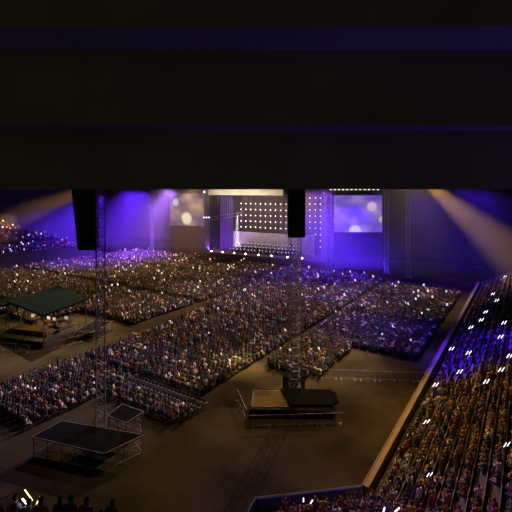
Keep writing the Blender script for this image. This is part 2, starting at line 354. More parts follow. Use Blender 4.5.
def screen(a, b_, z0, z1, m, label, lower):
    a, b_ = Vector(a), Vector(b_); ctr = (a+b_)/2; ctr.z = z0
    root = empty('video_screen', ctr, label, 'video screen', 'large video screens beside the stage'); t = (b_-a).normalized(); nn = Vector((t.y, -t.x, 0))
    mb = MB(); mb.prism([a-t*.4+nn*-.1, b_+t*.4+nn*-.1, b_+t*.4-nn*.6, a-t*.4-nn*.6], z0-.4, z1+.4); mb.build('screen_frame', M['dsteel'], root)
    me = bpy.data.meshes.new('display'); me.from_pydata([(*a.xy, z0), (*b_.xy, z0), (*b_.xy, z1), (*a.xy, z1), *[(*(p-nn*.09).xy, z) for p, z in ((a, z0), (b_, z0), (b_, z1), (a, z1))]], [], [(0, 1, 2, 3), (5, 4, 7, 6), (0, 4, 5, 1), (3, 2, 6, 7), (0, 3, 7, 4), (1, 5, 6, 2)])
    uvl = me.uv_layers.new(); uvs = [(0, 0), (1, 0), (1, 1), (0, 1)]
    for i in range(4): uvl.data[i].uv = uvs[i]
    me.materials.append(m); o = bpy.data.objects.new('display', me); C.objects.link(o); o.parent = root; o.location = -root.location
    mb = MB(); mb.prism([a-nn*.3, b_-nn*.3, b_-nn*.5, a-nn*.5], 0, z0-.4)
    for k in range(9):
        p = a+(b_-a)*(k/8); mb.bar(Vector((*(p-nn*.2).xy, 0)), Vector((*(p-nn*.2).xy, z0-.4)), .06, 4)
    mb.build('lower_drape', lower, root)
def px_at(px, Y, z=0): return Vector(((px-256)/420*Y, Y, z))
screen(px_at(334, 116.4), px_at(382, 115.4), 22-42*116/420, 22-5.5*116/420, smR, 'large purple video screen to the right of the stage', M['dark'])
screen(px_at(170, 148), px_at(204, 141), 22-35.5*144/420, 22-3.5*144/420, smL, 'large pale amber video screen to the left of the stage', M['brown'])
# tall truss towers by the stage
for (px, s_w, b_, zt, lab) in ((206.5, 1.3, -.8, 13.0, 'short pale truss tower topped with a light at the left of the stage'), (328.5, 1.7, 1.5, 23, 'tall truss tower between the stage and right video screen'),
                          (386.5, .9, 1.5, 23, 'tall slim truss tower along the right side of right video screen'), (408, .9, -1, 23, 'tall slim truss tower standing alone far right of the stage'), (152, .8, 0, 23, 'tall slim truss tower standing left of left video screen')):
    k = (px-256)/420; bx, by = SO.x-math.sin(ST)*b_, SO.y+math.cos(ST)*b_; ss = (k*by-bx)/(math.cos(ST)-k*math.sin(ST)); c = S(ss, b_)
    root = empty('truss_tower', c, lab, 'truss tower', 'truss towers by the stage')
    mb = MB(); truss(mb, c, c+Vector((0, 0, zt)), s_w, 1.3, .075, .045, yaw=ST); mb.build('mast', M['truss'], root)
    mb = MB(); mb.box(c+Vector((0, 0, .1)), (s_w+1, s_w+1, .2), ST); mb.build('base_plate', M['dsteel'], root)
    if zt < 20:
        mb = MB(); [mb.ball(c+Vector((x, -.3, zt+.3)), .26, seg=6, rings=4) for x in (-.8, 0, .8)]; mb.build('lamp', M['stand_lamp'], root)
c = S(-18.7, -.8); mb = MB(); truss(mb, Vector((*c.xy, 12.6)), S(-9.9, 8, 14.3), 1.1, 1.2, .07, .04); tag(mb.build('lighting_truss', M['truss'], origin=(*c.xy, 12.6)), 'sloping truss reaching from short left tower to the bulb wall', 'truss')
q = MB(); q.ball((0, 0, 0), .28); o = q.build('spotlight', M['bulb'], None, True); o.location = S(-19, -1, 21.4); tag(o, 'single bright lamp at the roof corner left of the stage', 'spotlight')
# black equipment container at right under the screen
c = px_at(474, 112, 0); root = empty('storage_container', c, 'long dark container at the far end of the side stand', 'container')
mb = MB(); mb.box(c+Vector((0, 0, 1.3)), (6.2, 2.6, 2.6), ST)
for k in range(14): mb.box(c+SX*(-2.9+k*.45)-SY*1.33+Vector((0, 0, 1.3)), (.12, .08, 2.4), ST)
mb.build('container_body', M['black'], root)
mb = MB(); mb.box(c-SY*1.36+SX*1.2+Vector((0, 0, 1.75)), (2.2, .06, .35), ST); mb.build('side_vent', M['dsteel'], root)

# ------------------------------------------------------------------ delay towers with line arrays
def line_array(root, c, ztop, zbot, w0, w1, dep, yaw, eh=.42):
    n = int(round((ztop-zbot)/eh)); n2 = n
    for k in range(n):
        z = ztop-eh*(k+.5); t = k/(n-1); wd = w0+(w1-w0)*t; tilt = R(2+9*t*t)
        ax = Vector((math.cos(yaw), math.sin(yaw), 0)); cc = Vector((*c, z))+ax*((w0-wd)/2)
        mb = MB(); mb.box(cc, (wd, dep, eh*.93), yaw, tilt)
        m3 = Matrix.Rotation(yaw, 3, 'Z') @ Matrix.Rotation(tilt, 3, 'X')
        mb.box(cc+m3 @ Vector((0, -dep/2-.01, 0)), (wd*.92, .04, eh*.78), yaw, tilt, mi=1)
        cab = mb.build('speaker_cabinet', [M['cab'], M['grille']], root)
        mb = MB()
        for sx_ in (-1, 1):
            mb.box(cc+m3 @ Vector((sx_*(wd/2+.03), -dep*.3, 0)), (.07, .1, eh*1.0), yaw, tilt)
            mb.box(cc+m3 @ Vector((sx_*(wd/2+.12), -dep*.1, 0)), (.22, .05, .05), yaw, tilt)
        r = mb.build('rigging_bracket', M['dsteel'], None); r.parent = cab; r.location = (0, 0, 0)
def delay_tower(base, w_, yaw, lab):
    root = empty('delay_tower', base, lab, 'truss tower', 'delay towers on the floor')
    mb = MB(); truss(mb, base, base+Vector((0, 0, 24.4)), w_, .8, .05, .028, yaw=yaw); mb.build('mast', M['truss'], root)
    mb = MB(); mb.box(base+Vector((0, 0, .08)), (w_+.7, w_+.7, .16), yaw); mb.build('base_plate', M['dsteel'], root)
    return root
T1 = Vector((-13.55, 36.65, 0)); T2 = Vector((4.05, 43.9, 0))
r1 = delay_tower(T1, .72, R(20), 'tall truss tower rising behind the black covered platform at left')
mb = MB(); truss(mb, T1+Vector((.4, 0, 24.2)), T1+Vector((-2.4, .1, 24.2)), .4, .5, .03, .02); mb.build('arm', M['truss'], r1)
r2 = delay_tower(T2, 1.0, R(10), 'tall truss tower behind the low platform at centre')
mb = MB(); truss(mb, T2+Vector((0, .5, 24.2)), T2+Vector((0, -1.5, 24.2)), .4, .5, .03, .02); mb.build('arm', M['truss'], r2)
A1 = empty('line_array', (-14.95, 36.75, 16.7), 'hanging black speaker line array tapering downward at left tower', 'line array', 'line arrays')
line_array(A1, (-15.0, 36.7), 24.0, 17.0, 2.2, 1.5, 1.0, R(4))
A2 = empty('line_array', (4.05, 42.6, 17.2), 'straight hanging black speaker line array in front of the stage', 'line array', 'line arrays')
line_array(A2, (4.08, 42.6), 24.0, 17.4, 1.62, 1.62, .9, R(0))
for A, b_ in ((A1, (-14.95, 36.75)), (A2, (4.05, 42.6))):
    mb = MB(); mb.box(Vector((*b_, 24.06)), (.9, .9, .12)); mb.build('fly_bar', M['dsteel'], A)
for T, rt, L_ in ((T1, r1, 1.6), (T2, r2, 1.7)):
    for i in range(4):
        a = R(45+90*i); mb = MB(); mb.bar(T+Vector((math.cos(a)*L_, math.sin(a)*L_, .05)), T+Vector((math.cos(a)*.4, math.sin(a)*.4, 2.6)), .035, 5); mb.build('brace', M['steel'], rt)

# covered platforms
def quadplat(name, q, z, lab, leg_step=1.2, cover='black', th=.16, rail=True, steps=0):
    q = [Vector((x, y, 0)) for x, y in q]; c = sum(q, Vector())/4
    root = empty(name, c, lab, 'platform')
    mb = MB(); mb.prism(q, z-th, z); mb.build('cover', M[cover], root)
    for i in range(4):
        a, b = q[i], q[(i+1) % 4]; L = (b-a).length; n = max(2, int(L/leg_step)); ins = ((c-a).normalized()*.05)
        mb = MB()
        for k in range(n+1):
            p = a+(b-a)*(k/n)+ins; mb.bar(p, p+Vector((0, 0, z-th)), .028, 5)
        for zz in (.25, z*.6): mb.bar(a+ins+Vector((0, 0, zz)), b+ins+Vector((0, 0, zz)), .022, 4)
        for k in range(0, n, 2): mb.bar(a+(b-a)*(k/n)+ins+Vector((0, 0, .25)), a+(b-a)*((k+1)/n)+ins+Vector((0, 0, z-th)), .018, 4)
        if rail:
            out = ((a+b)/2-c).normalized()*.06
            mb.bar(a+out+Vector((0, 0, z-.02)), b+out+Vector((0, 0, z-.02)), .03, 4)
        mb.build('scaffold_side', M['steel'], root)
    return root
quadplat('covered_platform', [(-18.4, 34.7), (-11.75, 32.5), (-9.4, 34.9), (-17.1, 37.0)], 1.65, 'large black covered scaffold platform on the floor at lower left')
quadplat('covered_platform', [(-13.1, 37.3), (-11.2, 36.2), (-10.2, 37.9), (-12.5, 39.2)], 2.0, 'small black covered platform behind the large covered platform')
pr = quadplat('covered_platform', [(-.35, 40.4), (7.5, 40.4), (7.9, 43.2), (-.2, 43.6)], 1.2, 'low wide platform with left end coloured as if lit gold below central tower', 1.3, 'wood_and_lit_deck')  # timber colour on the left end stands in for gold light
mb = MB(); mb.prism([Vector((3.2, 40.3)), Vector((7.4, 40.3)), Vector((8.05, 41)), Vector((8.15, 42.6)), Vector((7.6, 43.35)), Vector((2.6, 43.6))], 1.2, 1.42); mb.build('unlit_deck_part', M['black'], pr)  # dark sheet added where the deck's right part is unlit
mb = MB(); mb.box((4.1, 45.7, .95), (2.3, 1.2, 1.9)); mb.box((4.1, 45.08, .95), (2.1, .06, 1.7), mi=1); tag(mb.build('amplifier_rack', [M['black'], M['dsteel']], origin=(4.1, 45.7, 0)), 'black cloth wrapped amplifier rack behind central tower', 'rack')
# crowd barriers: one built, the rest copied
mb = MB(); mb.bar((-1.1, 0, 1.1), (1.1, 0, 1.1), .025); mb.bar((-1.1, 0, .18), (1.1, 0, .18), .02)
for k in range(12): mb.bar((-1.1+k*.2, 0, .18), (-1.1+k*.2, 0, 1.1), .011 if 0 < k < 11 else .025, 4)
mb.bar((-1.1, 0, 0), (-1.1, 0, 1.1), .025); mb.bar((1.1, 0, 0), (1.1, 0, 1.1), .025)
for x in (-.8, .8): mb.bar((x, -.3, .02), (x, .3, .02), .025)
bar0 = mb.build('crowd_barrier', M['steel']); used = False
def barrier_line(p, q, lab, group):
    global used
    p, q = Vector((*p, 0)), Vector((*q, 0)); n = max(1, round((q-p).length/2.25)); yaw = math.atan2((q-p).y, (q-p).x)
    for i in range(n):
        if used: o = bar0.copy(); C.objects.link(o)
        else: o = bar0; used = True
        o.location = p+(q-p)*((i+.5)/n); o.rotation_euler = (0, 0, yaw)
        tag(o, lab % nth(i+1), 'barrier', group)
barrier_line((-.6, 38.9), (8.2, 39.4), 'steel crowd barrier before the low wide platform, %s from its left end', 'barriers before the low platform')
barrier_line((-2.0, 44.2), (-.9, 40.0), 'steel crowd barrier left of the low wide platform, %s from the back', 'barriers left of low platform')
barrier_line((7.4, 49.0), (20.6, 47.9), 'steel crowd barrier across open floor right of low platform, %s from the platform', 'barriers on the open floor')
# mixing position under a dark canopy
FC = [Vector((-28.5, 56.2)), Vector((-26.0, 64.9)), Vector((-34.4, 73.6)), Vector((-37.6, 63.4))]
fo = empty('mixing_canopy', (-31.9, 64.4, 0), 'dark flat canopy on posts over the mixing position at left', 'canopy')
mb = MB(); ctr = Vector((-31.8, 64.5, 5.45)); vs = [(*p, 5.0) for p in FC]+[(*p, 5.25) for p in FC]+[tuple(ctr)]
mb.add(vs, [(3, 2, 1, 0), (0, 1, 5, 4), (1, 2, 6, 5), (2, 3, 7, 6), (3, 0, 4, 7), (4, 5, 8), (5, 6, 8), (6, 7, 8), (7, 4, 8)]); mb.build('canopy_roof', M['canopy'], fo)
c2 = Vector((-31.6, 64.3))
for p in FC:
    pp = c2+(p-c2)*.95; mb = MB(); mb.bar((*pp, 0), (*pp, 5.0), .07, 6); mb.build('post', M['steel'], fo)
c3 = [Vector((-37.3, 63.0)), Vector((-36.8, 66.5)), Vector((-46, 70)), Vector((-47, 62))]
f2 = empty('mixing_canopy', (-42, 65.2, 0), 'second dark canopy cut by the left picture edge beside mixing tent', 'canopy')
mb = MB(); mb.prism(c3, 4.55, 4.8); mb.build('canopy_roof', M['canopy'], f2)
for p in c3: pp = Vector((-41.8, 65.2))+(p-Vector((-41.8, 65.2)))*.93; mb = MB(); mb.bar((*pp, 0), (*pp, 4.6), .07, 6); mb.build('post', M['steel'], f2)
PF = [Vector((-29.4, 58.4)), Vector((-27.0, 64.2)), Vector((-36.5, 67)), Vector((-38.5, 61))]
mp = empty('mixing_platform', (-32.6, 62.6, 0), 'stepped dark platform holding the mixing desks under canopy', 'platform')
mb = MB(); mb.prism(PF, 0, .8); mb.build('deck', M['dark'], mp)
mb = MB(); cc = sum(PF, Vector((0, 0)))/4; mb.prism([cc+(p-cc)*.72+Vector((.2, .9)) for p in PF], .8, 1.45); mb.build('upper_deck', M['brown'], mp)
for i in range(4):
    a, b = PF[i], PF[(i+1) % 4]; n = 5; mb = MB()
    for k in range(n+1): p = a+(b-a)*(k/n); mb.bar((*p, 0), (*p, 1.9), .035, 5)
    for zz in (1.35, 1.88): mb.bar((*a, zz), (*b, zz), .03, 5)
    mb.build('guard_rail', M['steel'], mp)
def desk(x, y, yaw, lab, nm):
    root = empty('mixing_desk', (x, y, 1.45), lab, 'mixing desk', 'desks under the canopy'); m3 = Matrix.Rotation(yaw, 3, 'Z')
    mb = MB(); mb.box((x, y, 1.45+.82), (2.2, .9, .12), yaw, R(8)); mb.build('control_surface', M['wood_and_lit_deck'], root)
    for i in (-1, 1): mb = MB(); mb.box(Vector((x, y, 1.45+.38))+m3 @ Vector((i*.95, 0, 0)), (.08, .7, .76), yaw); mb.build('desk_side', M['dsteel'], root)
    for i in range(nm):
        c = Vector((x, y, 1.45+1.15))+m3 @ Vector((-.6+1.2*i/max(1, nm-1) if nm > 1 else 0, .3, 0)); g = empty('monitor', c, ('lit monitor on '+lab.split(' mixing')[0]+' mixing desk, %s screen' % ('left' if i == 0 else 'right')), 'monitor', 'lit monitors under the canopy')
        mb = MB(); mb.box(c, (.75, .06, .5), yaw); mb.box(c+Vector((0, .02, -.3)), (.08, .08, .2), yaw); mb.build('casing', M['dsteel'], g)
        mb = MB(); mb.box(c+m3 @ Vector((0, -.036, 0)), (.68, .012, .43), yaw); mb.build('screen', M['mon'], g)
desk(-31.0, 63.2, R(-25), 'nearest mixing desk on upper deck under canopy', 2); desk(-34.6, 64.6, R(-25), 'timber mixing desk farther left under canopy', 1)
desk(-28.9, 63.5, R(-20), 'small mixing desk at right edge under canopy', 1)
quadplat('equipment_frame', [(-26.4, 61.6), (-23.9, 61.2), (-22.6, 66.0), (-25.6, 66.6)], 1.3, 'low open scaffold frame right of the mixing tent', 1.2, 'black', .05)
barrier_line((-39.5, 58.8), (-30.5, 56.6), 'steel crowd barrier before the mixing platform, %s from left', 'barriers before mixing platform')
barrier_line((-28.6, 57.2), (-24.8, 61.0), 'steel crowd barrier along right of mixing platform, %s from front', 'barriers right of mixing platform')

# ------------------------------------------------------------------ people
PAL = [((.62, .60, .62), 'pale grey'), ((.04, .04, .05), 'black'), ((.24, .04, .04), 'dark red'), ((.06, .08, .24), 'navy'), ((.88, .86, .82), 'white'), ((.50, .36, .05), 'mustard'),
       ((.10, .10, .11), 'charcoal'), ((.42, .22, .20), 'dusty pink'), ((.08, .16, .12), 'dark green'), ((.25, .16, .10), 'brown'), ((.16, .24, .42), 'mid blue'), ((.48, .24, .08), 'orange')]
SKIN = [(.52, .30, .20), (.60, .38, .27), (.34, .18, .11)]; HAIR = [(.02, .015, .012), (.05, .03, .02), (.10, .055, .03), (.20, .12, .06)]
TROU = [(.03, .04, .08), (.02, .02, .02), (.10, .09, .08), (.22, .20, .18)]
def skinned(name, pose):
    seat = pose.startswith('sit'); zp = .50 if seat else .92
    J = {'pel': (0, 0, zp, .13), 'sp': (0, -.03, zp+.22, .125), 'ch': (0, -.02, zp+.42, .14), 'nk': (0, .0, zp+.57, .055), 'hd': (0, .035, zp+.67, .082), 'hd1': (0, .03, zp+.73, .098), 'hd2': (0, .02, zp+.80, .078)}
    E = [('pel', 'sp'), ('sp', 'ch'), ('ch', 'nk'), ('nk', 'hd'), ('hd', 'hd1'), ('hd1', 'hd2')]
    for s_, t in ((-1, 'l'), (1, 'r')):
        if seat: leg = [(s_*.11, .04, zp-.01, .09), (s_*.13, .44, zp+.0, .062), (s_*.12, .40, .10, .042), (s_*.12, .54, .04, .035)]
        else: leg = [(s_*.10, 0, .84, .09), (s_*.12, .02, .48, .06), (s_*.12, -.02, .09, .042), (s_*.13, .12, .04, .035)]
        up = zp+.50
        arm = {'lap': [(s_*.19, -.01, up, .055), (s_*.23, .06, up-.27, .042), (s_*.12, .28, up-.34, .032), (s_*.06, .34, up-.33, .03)],
               'phone': [(s_*.19, -.01, up, .055), (s_*.22, .22, up-.16, .042), (s_*.10, .34, up+.08, .032), (s_*.07, .35, up+.16, .03)],
               'up': [(s_*.19, -.01, up, .055), (s_*.27, .08, up+.20, .042), (s_*.20, .14, up+.46, .032), (s_*.19, .15, up+.55, .03)],
               'clap': [(s_*.19, -.01, up, .055), (s_*.24, .10, up-.24, .042), (s_*.08, .32, up-.10, .032), (s_*.03, .36, up-.04, .03)],
               'down': [(s_*.19, -.01, up, .055), (s_*.24, .0, up-.29, .042), (s_*.24, .08, up-.54, .032), (s_*.23, .11, up-.63, .03)]}[pose.split('_')[1]]
        for i, p in enumerate(leg): J[f'{t}l{i}'] = p
        for i, p in enumerate(arm): J[f'{t}a{i}'] = p
        E += [('pel', t+'l0'), (t+'l0', t+'l1'), (t+'l1', t+'l2'), (t+'l2', t+'l3'), ('ch', t+'a0'), (t+'a0', t+'a1'), (t+'a1', t+'a2'), (t+'a2', t+'a3')]
    ks = list(J); me = bpy.data.meshes.new(name); me.from_pydata([J[k][:3] for k in ks], [(ks.index(a), ks.index(b)) for a, b in E], [])
    o = bpy.data.objects.new(name, me); C.objects.link(o); md = o.modifiers.new('s', 'SKIN'); sv = me.skin_vertices[0].data
    for i, k in enumerate(ks): sv[i].radius = (J[k][3],)*2; sv[i].use_root = (i == 0)
    md.use_smooth_shade = True; sb = o.modifiers.new('b', 'SUBSURF'); sb.levels = 1; sb.render_levels = 1
    bpy.context.view_layer.update(); dg = bpy.context.evaluated_depsgraph_get(); ev = o.evaluated_get(dg); m2 = bpy.data.meshes.new_from_object(ev)
    bpy.data.objects.remove(o); m2.name = name; zn = zp+.60; hands = [Vector(J[t+'a3'][:3]) for t in 'lr']+[Vector(J[t+'a2'][:3]) for t in 'lr']
    mi = []
    for p in m2.polygons:
        c = p.center
        if c.z > zn: k = 1 if (c.z > zn+.17 or c.y < .035) and c.z > zn+.04 else 0
        elif min((c-h).length for h in hands) < .085: k = 0
        elif c.z < zp-.02 or (seat and c.z < zp+.10 and c.y > .10): k = 3
        else: k = 2
        if pose == 'sit_up' or pose == 'stand_up' or True:
            if c.z > zn+.28: k = 0 if min((c-h).length for h in hands) < .12 else (2 if c.z > zn+.34 else k)
        mi.append(k)
    return m2, mi
POSES = ['sit_lap', 'sit_phone', 'sit_clap', 'stand_down', 'stand_up', 'stand_clap', 'sit_up']
pm = {}; smats = [mat('skin_tone', c) for c in SKIN]; hmats = [mat('hair', c) for c in HAIR]; tmats = [mat('trousers', c) for c in TROU]; pmats = [mat('top_'+n.replace(' ', '_'), c) for c, n in PAL]
for ps in POSES:
    m0, mi = skinned('person', ps)
    for j in range(len(PAL)):
        m2 = m0.copy(); m2.materials.clear()
        for mm in (smats[j % 3], hmats[(j*3+1) % 4], pmats[j], tmats[(j+len(ps)) % 4]): m2.materials.append(mm)
        m2.polygons.foreach_set('material_index', mi); m2.polygons.foreach_set('use_smooth', [True]*len(mi)); pm[ps, j] = m2

# light figures for the mass of the crowd
def lowfig(standing):
    b = MB(); zp = .5 if not standing else .88
    def ring(z, y, rx, ry, n=6): return [(math.cos(2*math.pi*i/n)*rx, y+math.sin(2*math.pi*i/n)*ry, z) for i in range(n)]
    R_ = [ring(zp-.1, 0, .16, .13), ring(zp+.22, -.02, .15, .11), ring(zp+.45, -.02, .21, .11), ring(zp+.56, 0, .06, .06)]
    vs = sum(R_, []); fs = [(6*j+i, 6*j+(i+1) % 6, 6*j+6+(i+1) % 6, 6*j+6+i) for j in range(3) for i in range(6)]; b.add(vs, fs, 2)
    b.ball((0, .03, zp+.70), .115, 1, 6, 4, (.85, 1, 1.15))
    for k in range(len(b.f)):
        if b.m[k] == 1:
            c = sum((Vector(b.v[i]) for i in b.f[k]), Vector())/len(b.f[k])
            if c.z < zp+.74 and c.y > .03: b.m[k] = 0
    for s_ in (-1, 1):
        b.bar((s_*.22, -.02, zp+.44), (s_*.23, .12, zp+.18), .05, 4, 2, .04); b.bar((s_*.23, .12, zp+.18), (s_*.1, .32, zp+.2), .038, 4, 0, .03)
        if standing: b.bar((s_*.1, 0, zp), (s_*.12, 0, .0), .09, 4, 3, .05)
        else: b.bar((s_*.11, .0, zp), (s_*.12, .45, zp), .09, 4, 3, .06); b.bar((s_*.12, .43, zp+.03), (s_*.12, .42, 0), .06, 4, 3, .045)
    return b
LOW = [lowfig(False), lowfig(True)]
class Bulk:
    def __init__(s): s.V = []; s.LT = []; s.LV = []; s.Cc = []; s.n = 0
    def add(s, proto, P, yaw, scl, cols):      # cols: N x 4 x 3
        pv = np.array(proto.v); N = len(P); c, sn = np.cos(yaw), np.sin(yaw)
        x = (pv[None, :, 0]*c[:, None]-pv[None, :, 1]*sn[:, None])*scl[:, None]+P[:, 0:1]
        y = (pv[None, :, 0]*sn[:, None]+pv[None, :, 1]*c[:, None])*scl[:, None]+P[:, 1:2]
        z = pv[None, :, 2]*scl[:, None]+P[:, 2:3]
        s.V.append(np.stack([x, y, z], 2).reshape(-1, 3))
        lt = np.array([len(f) for f in proto.f]); lv = np.concatenate([np.array(f) for f in proto.f])
        s.LT.append(np.tile(lt, N)); s.LV.append((lv[None, :]+np.arange(N)[:, None]*len(pv)+s.n).reshape(-1)); s.n += N*len(pv)
        s.Cc.append(cols[:, np.array(proto.m), :].reshape(-1, 3))
    def build(s, name, m):
        V = np.concatenate(s.V); LT = np.concatenate(s.LT); LV = np.concatenate(s.LV); Cc = np.concatenate(s.Cc)
        me = bpy.data.meshes.new(name); me.vertices.add(len(V)); me.vertices.foreach_set('co', V.astype(np.float32).ravel())
        me.loops.add(len(LV)); me.loops.foreach_set('vertex_index', LV.astype(np.int32))
        me.polygons.add(len(LT)); me.polygons.foreach_set('loop_start', np.concatenate([[0], np.cumsum(LT)[:-1]]).astype(np.int32))
        me.update(calc_edges=True); at = me.attributes.new('Col', 'FLOAT_COLOR', 'FACE')
        at.data.foreach_set('color', np.concatenate([Cc, np.ones((len(Cc), 1))], 1).astype(np.float32).ravel())
        me.materials.append(m); o = bpy.data.objects.new(name, me); C.objects.link(o); return o

# seats: (x, y, z, yaw, standing, zone, row, seat)
seats = []
def yaw_to(d): return math.atan2(-d.x, d.y)     # figures face local +Y
def gangway(v, u, gaps): return any(a < u < b for a, b in gaps)
def floor_block(tag_, u0, u1, v0, v1, rp=.88, sp=.56, ugaps=(), vgaps=(), fill=.95, u0f=None, p_st=.06):
    nr = int((u1-u0)/rp); ns = int((v1-v0)/sp)
    for i in range(nr):
        u = u0+i*rp
        if any(a < u < b for a, b in ugaps): continue
        for j in range(ns):
            v = v0+(j+.5)*sp
            if any(a < v < b for a, b in vgaps): continue
            if u0f and u < u0f(v): continue
            if random.random() > fill: continue
            p = W(u+random.uniform(-.15, .15), v+random.uniform(-.1, .1))
            seats.append((p.x, p.y, 0, -TH+random.uniform(-.6, .6), random.random() < p_st, tag_, i+1, j+1))
def ststage(v):  # u of the stage front along v
    p = (v+68)/1; return 103-.105*(v+68)
floor_block('A1', 20.9, 34, -48.6, -38.4, fill=.97)
floor_block('A2', 28.7, 31.6, -38.0, -26.9, rp=.95, fill=.9)
floor_block('A3', 34.2, 103, -58.4, -29.1, ugaps=((58.2, 59.6), (80, 81.6)), vgaps=((-39.6, -38.9),))
floor_block('B', 44.6, 98, -27.8, -11.9, ugaps=((70.5, 72),), u0f=lambda v: 44.6+1.2*max(0, abs(v+24.5)-3) if v < -20.6 else 56.6)
def ffront(v): return 38+.00*(v+60) if v > -66 else 36
floor_block('F', 36, 104, -119, -53.5, ugaps=((61, 62.6), (84, 85.4)), vgaps=((-78, -76.6), (-99.5, -98)), fill=.93,
            u0f=lambda v: (44+(-49-v)*-.0) if v > -66 else 37)
# aisle between the middle block and the left mass widens away from the stage
def vl(u): return -48.6-max(0, u-47)*.165
def uvof(s): return s[0]*SI+s[1]*CO, s[0]*CO-s[1]*SI
def keep(s):
    u, v = uvof(s)
    if s[5] == 'F': return v < vl(u)-1.7 and not (u < 46 and v > -68)
    if s[5] == 'A3': return v > vl(u) and not (u < 42 and v < -50)
    return True
seats = [s for s in seats if keep(s)]
# side and corner stand
AIS = [(27.5+k*15.5, 28.4+k*15.5) for k in range(1, 6)]
for k in range(NR-1):
    off = 1.0+DEP*(k+.62); z = .35+RISE*k; Lr = rowline(off)
    L = (Lr[1]-Lr[0]).length; n = int(L/.56)
    for j in range(n):
        p = Lr[0]+e*(j+.5)*.56
        if random.random() > .85 or (j < 4): continue
        seats.append((p.x, p.y, z, yaw_to(-m_)+random.uniform(-.6, .1), random.random() < .15, 'C', k+1, j+1))
    L = (Lr[2]-Lr[1]).length; n = int(L/.56)
    for j in range(n):
        p = Lr[1]+DU*(j+.5)*.56; u = p.x*SI+p.y*CO
        if any(a < u < b for a, b in AIS): continue
        if (48.5 < u < 50.5 or 52.2 < u < 54.8) and 0 < k < 5: continue
        if random.random() > (.90 if u > 31 or k < 4 else .55): continue
        seats.append((p.x, p.y, z, yaw_to(-DV)-random.uniform(.1, 1.0), random.random() < .28, 'S', k+1, j+1))
# near terrace
for k in range(3):
    for j in range(22):
        x = -12.4+j*.46+random.uniform(-.08, .08)
        if x > -4.2-k*.2 or random.random() < .12: continue
        seats.append((x, 13.5-k+random.uniform(-.12, .12), 10.4+.4*k, random.uniform(-.5, .1), True, 'T', k+1, j+1))
# far left stand
for k in range(25):
    for j in range(int(90/.56)):
        u = -3+j*.56; ue = 85-k*.95
        if u > ue or (4 < k < 7) or random.random() > .9: continue
        p = W(u, -122-DEP*(k+.6)); seats.append((p.x, p.y, LZ+.2+.42*k, yaw_to(DV)+random.uniform(0, .9), random.random() < .1, 'L', k+1, j+1))

def inview(s):
    x, y, z = s[0], s[1], s[2]+(1.6 if s[4] else 1.2)
    if y < 5: return False
    px = 256+420*x/y; py = 190+420*(H-z)/y; return -2 < px < 514 and py < 514
vis = sorted([s for s in seats if inview(s)], key=lambda s: s[0]**2+s[1]**2+(H-s[2]-1)**2)
ind = set(vis[:300])
ZN = {'S': lambda n, r, j: f'person in {n} top, {nth(r)} row of side stand, {nth(j)} seat from the corner',
      'C': lambda n, r, j: f'person in {n} top, {nth(r)} row of corner stand, {nth(j)} seat from its open end',
      'T': lambda n, r, j: f'person in {n} top standing on near terrace, {nth(r)} row, {nth(j)} place along',
      'A1': lambda n, r, j: f'person in {n} top, {nth(r)} row from back of near-left floor block, seat {nth(j)}',
      'A2': lambda n, r, j: f'person in {n} top, {nth(r)} row from back of short chair block, seat {nth(j)}',
      'A3': lambda n, r, j: f'person in {n} top, {nth(r)} row from back of middle block, seat {nth(j)}',
      'B': lambda n, r, j: f'person in {n} top, {nth(r)} row from back of right floor block, seat {nth(j)}'}
GR = {'S': 'spectators in the side stand', 'C': 'spectators in the corner stand', 'T': 'spectators on the near terrace', 'A1': 'spectators in near-left floor block',
      'A2': 'spectators in short chair block', 'A3': 'spectators in middle floor block', 'B': 'spectators in right floor block'}
for s in sorted(ind, key=lambda s: (s[5], s[6], s[7])):
    j = random.choices(range(12), (5, 22, 6, 11, 5, 4, 18, 5, 5, 8, 4, 4))[0]
    ps = random.choice(['stand_down', 'stand_clap', 'stand_up']) if s[4] else random.choice(['sit_lap', 'sit_lap', 'sit_phone', 'sit_clap', 'sit_clap', 'sit_up'])
    if s[5] == 'T': ps = 'stand_down'
    o = bpy.data.objects.new('person', pm[ps, j]); C.objects.link(o); o.location = s[:3]; o.rotation_euler = (0, 0, s[3]); k = random.uniform(.93, 1.05); o.scale = (k, k, k)
    tag(o, ZN[s[5]](PAL[j][1], s[6], s[7]), 'person', GR[s[5]])
rest = [s for s in seats if s not in ind]
arr = np.array([(s[0], s[1], s[2], s[3], s[4]) for s in rest], float)
bulk = Bulk(); pal = np.array([p[0] for p in PAL]); wts = np.array([6, 30, 4, 12, 7, 2, 22, 4, 4, 6, 3, 3.]); wts /= wts.sum()
for st in (0, 1):
    A = arr[arr[:, 4] == st]; N = len(A); cols = np.zeros((N, 4, 3))
    cols[:, 0] = np.array(SKIN)[np.random.randint(0, 3, N)]; cols[:, 1] = np.array(HAIR)[np.random.choice(4, N, p=(.4, .3, .2, .1))]
    cols[:, 2] = pal[np.random.choice(12, N, p=wts)]; cols[:, 3] = np.array(TROU)[np.random.randint(0, 4, N)]
    bulk.add(LOW[st], A[:, :3], A[:, 3], np.random.uniform(.92, 1.05, N), cols)
co = bulk.build('crowd', M['crowd']); tag(co, 'dense seated concert crowd filling the floor blocks and stands', 'crowd', kind='stuff')
print('people', len(seats), 'bulk', len(rest))

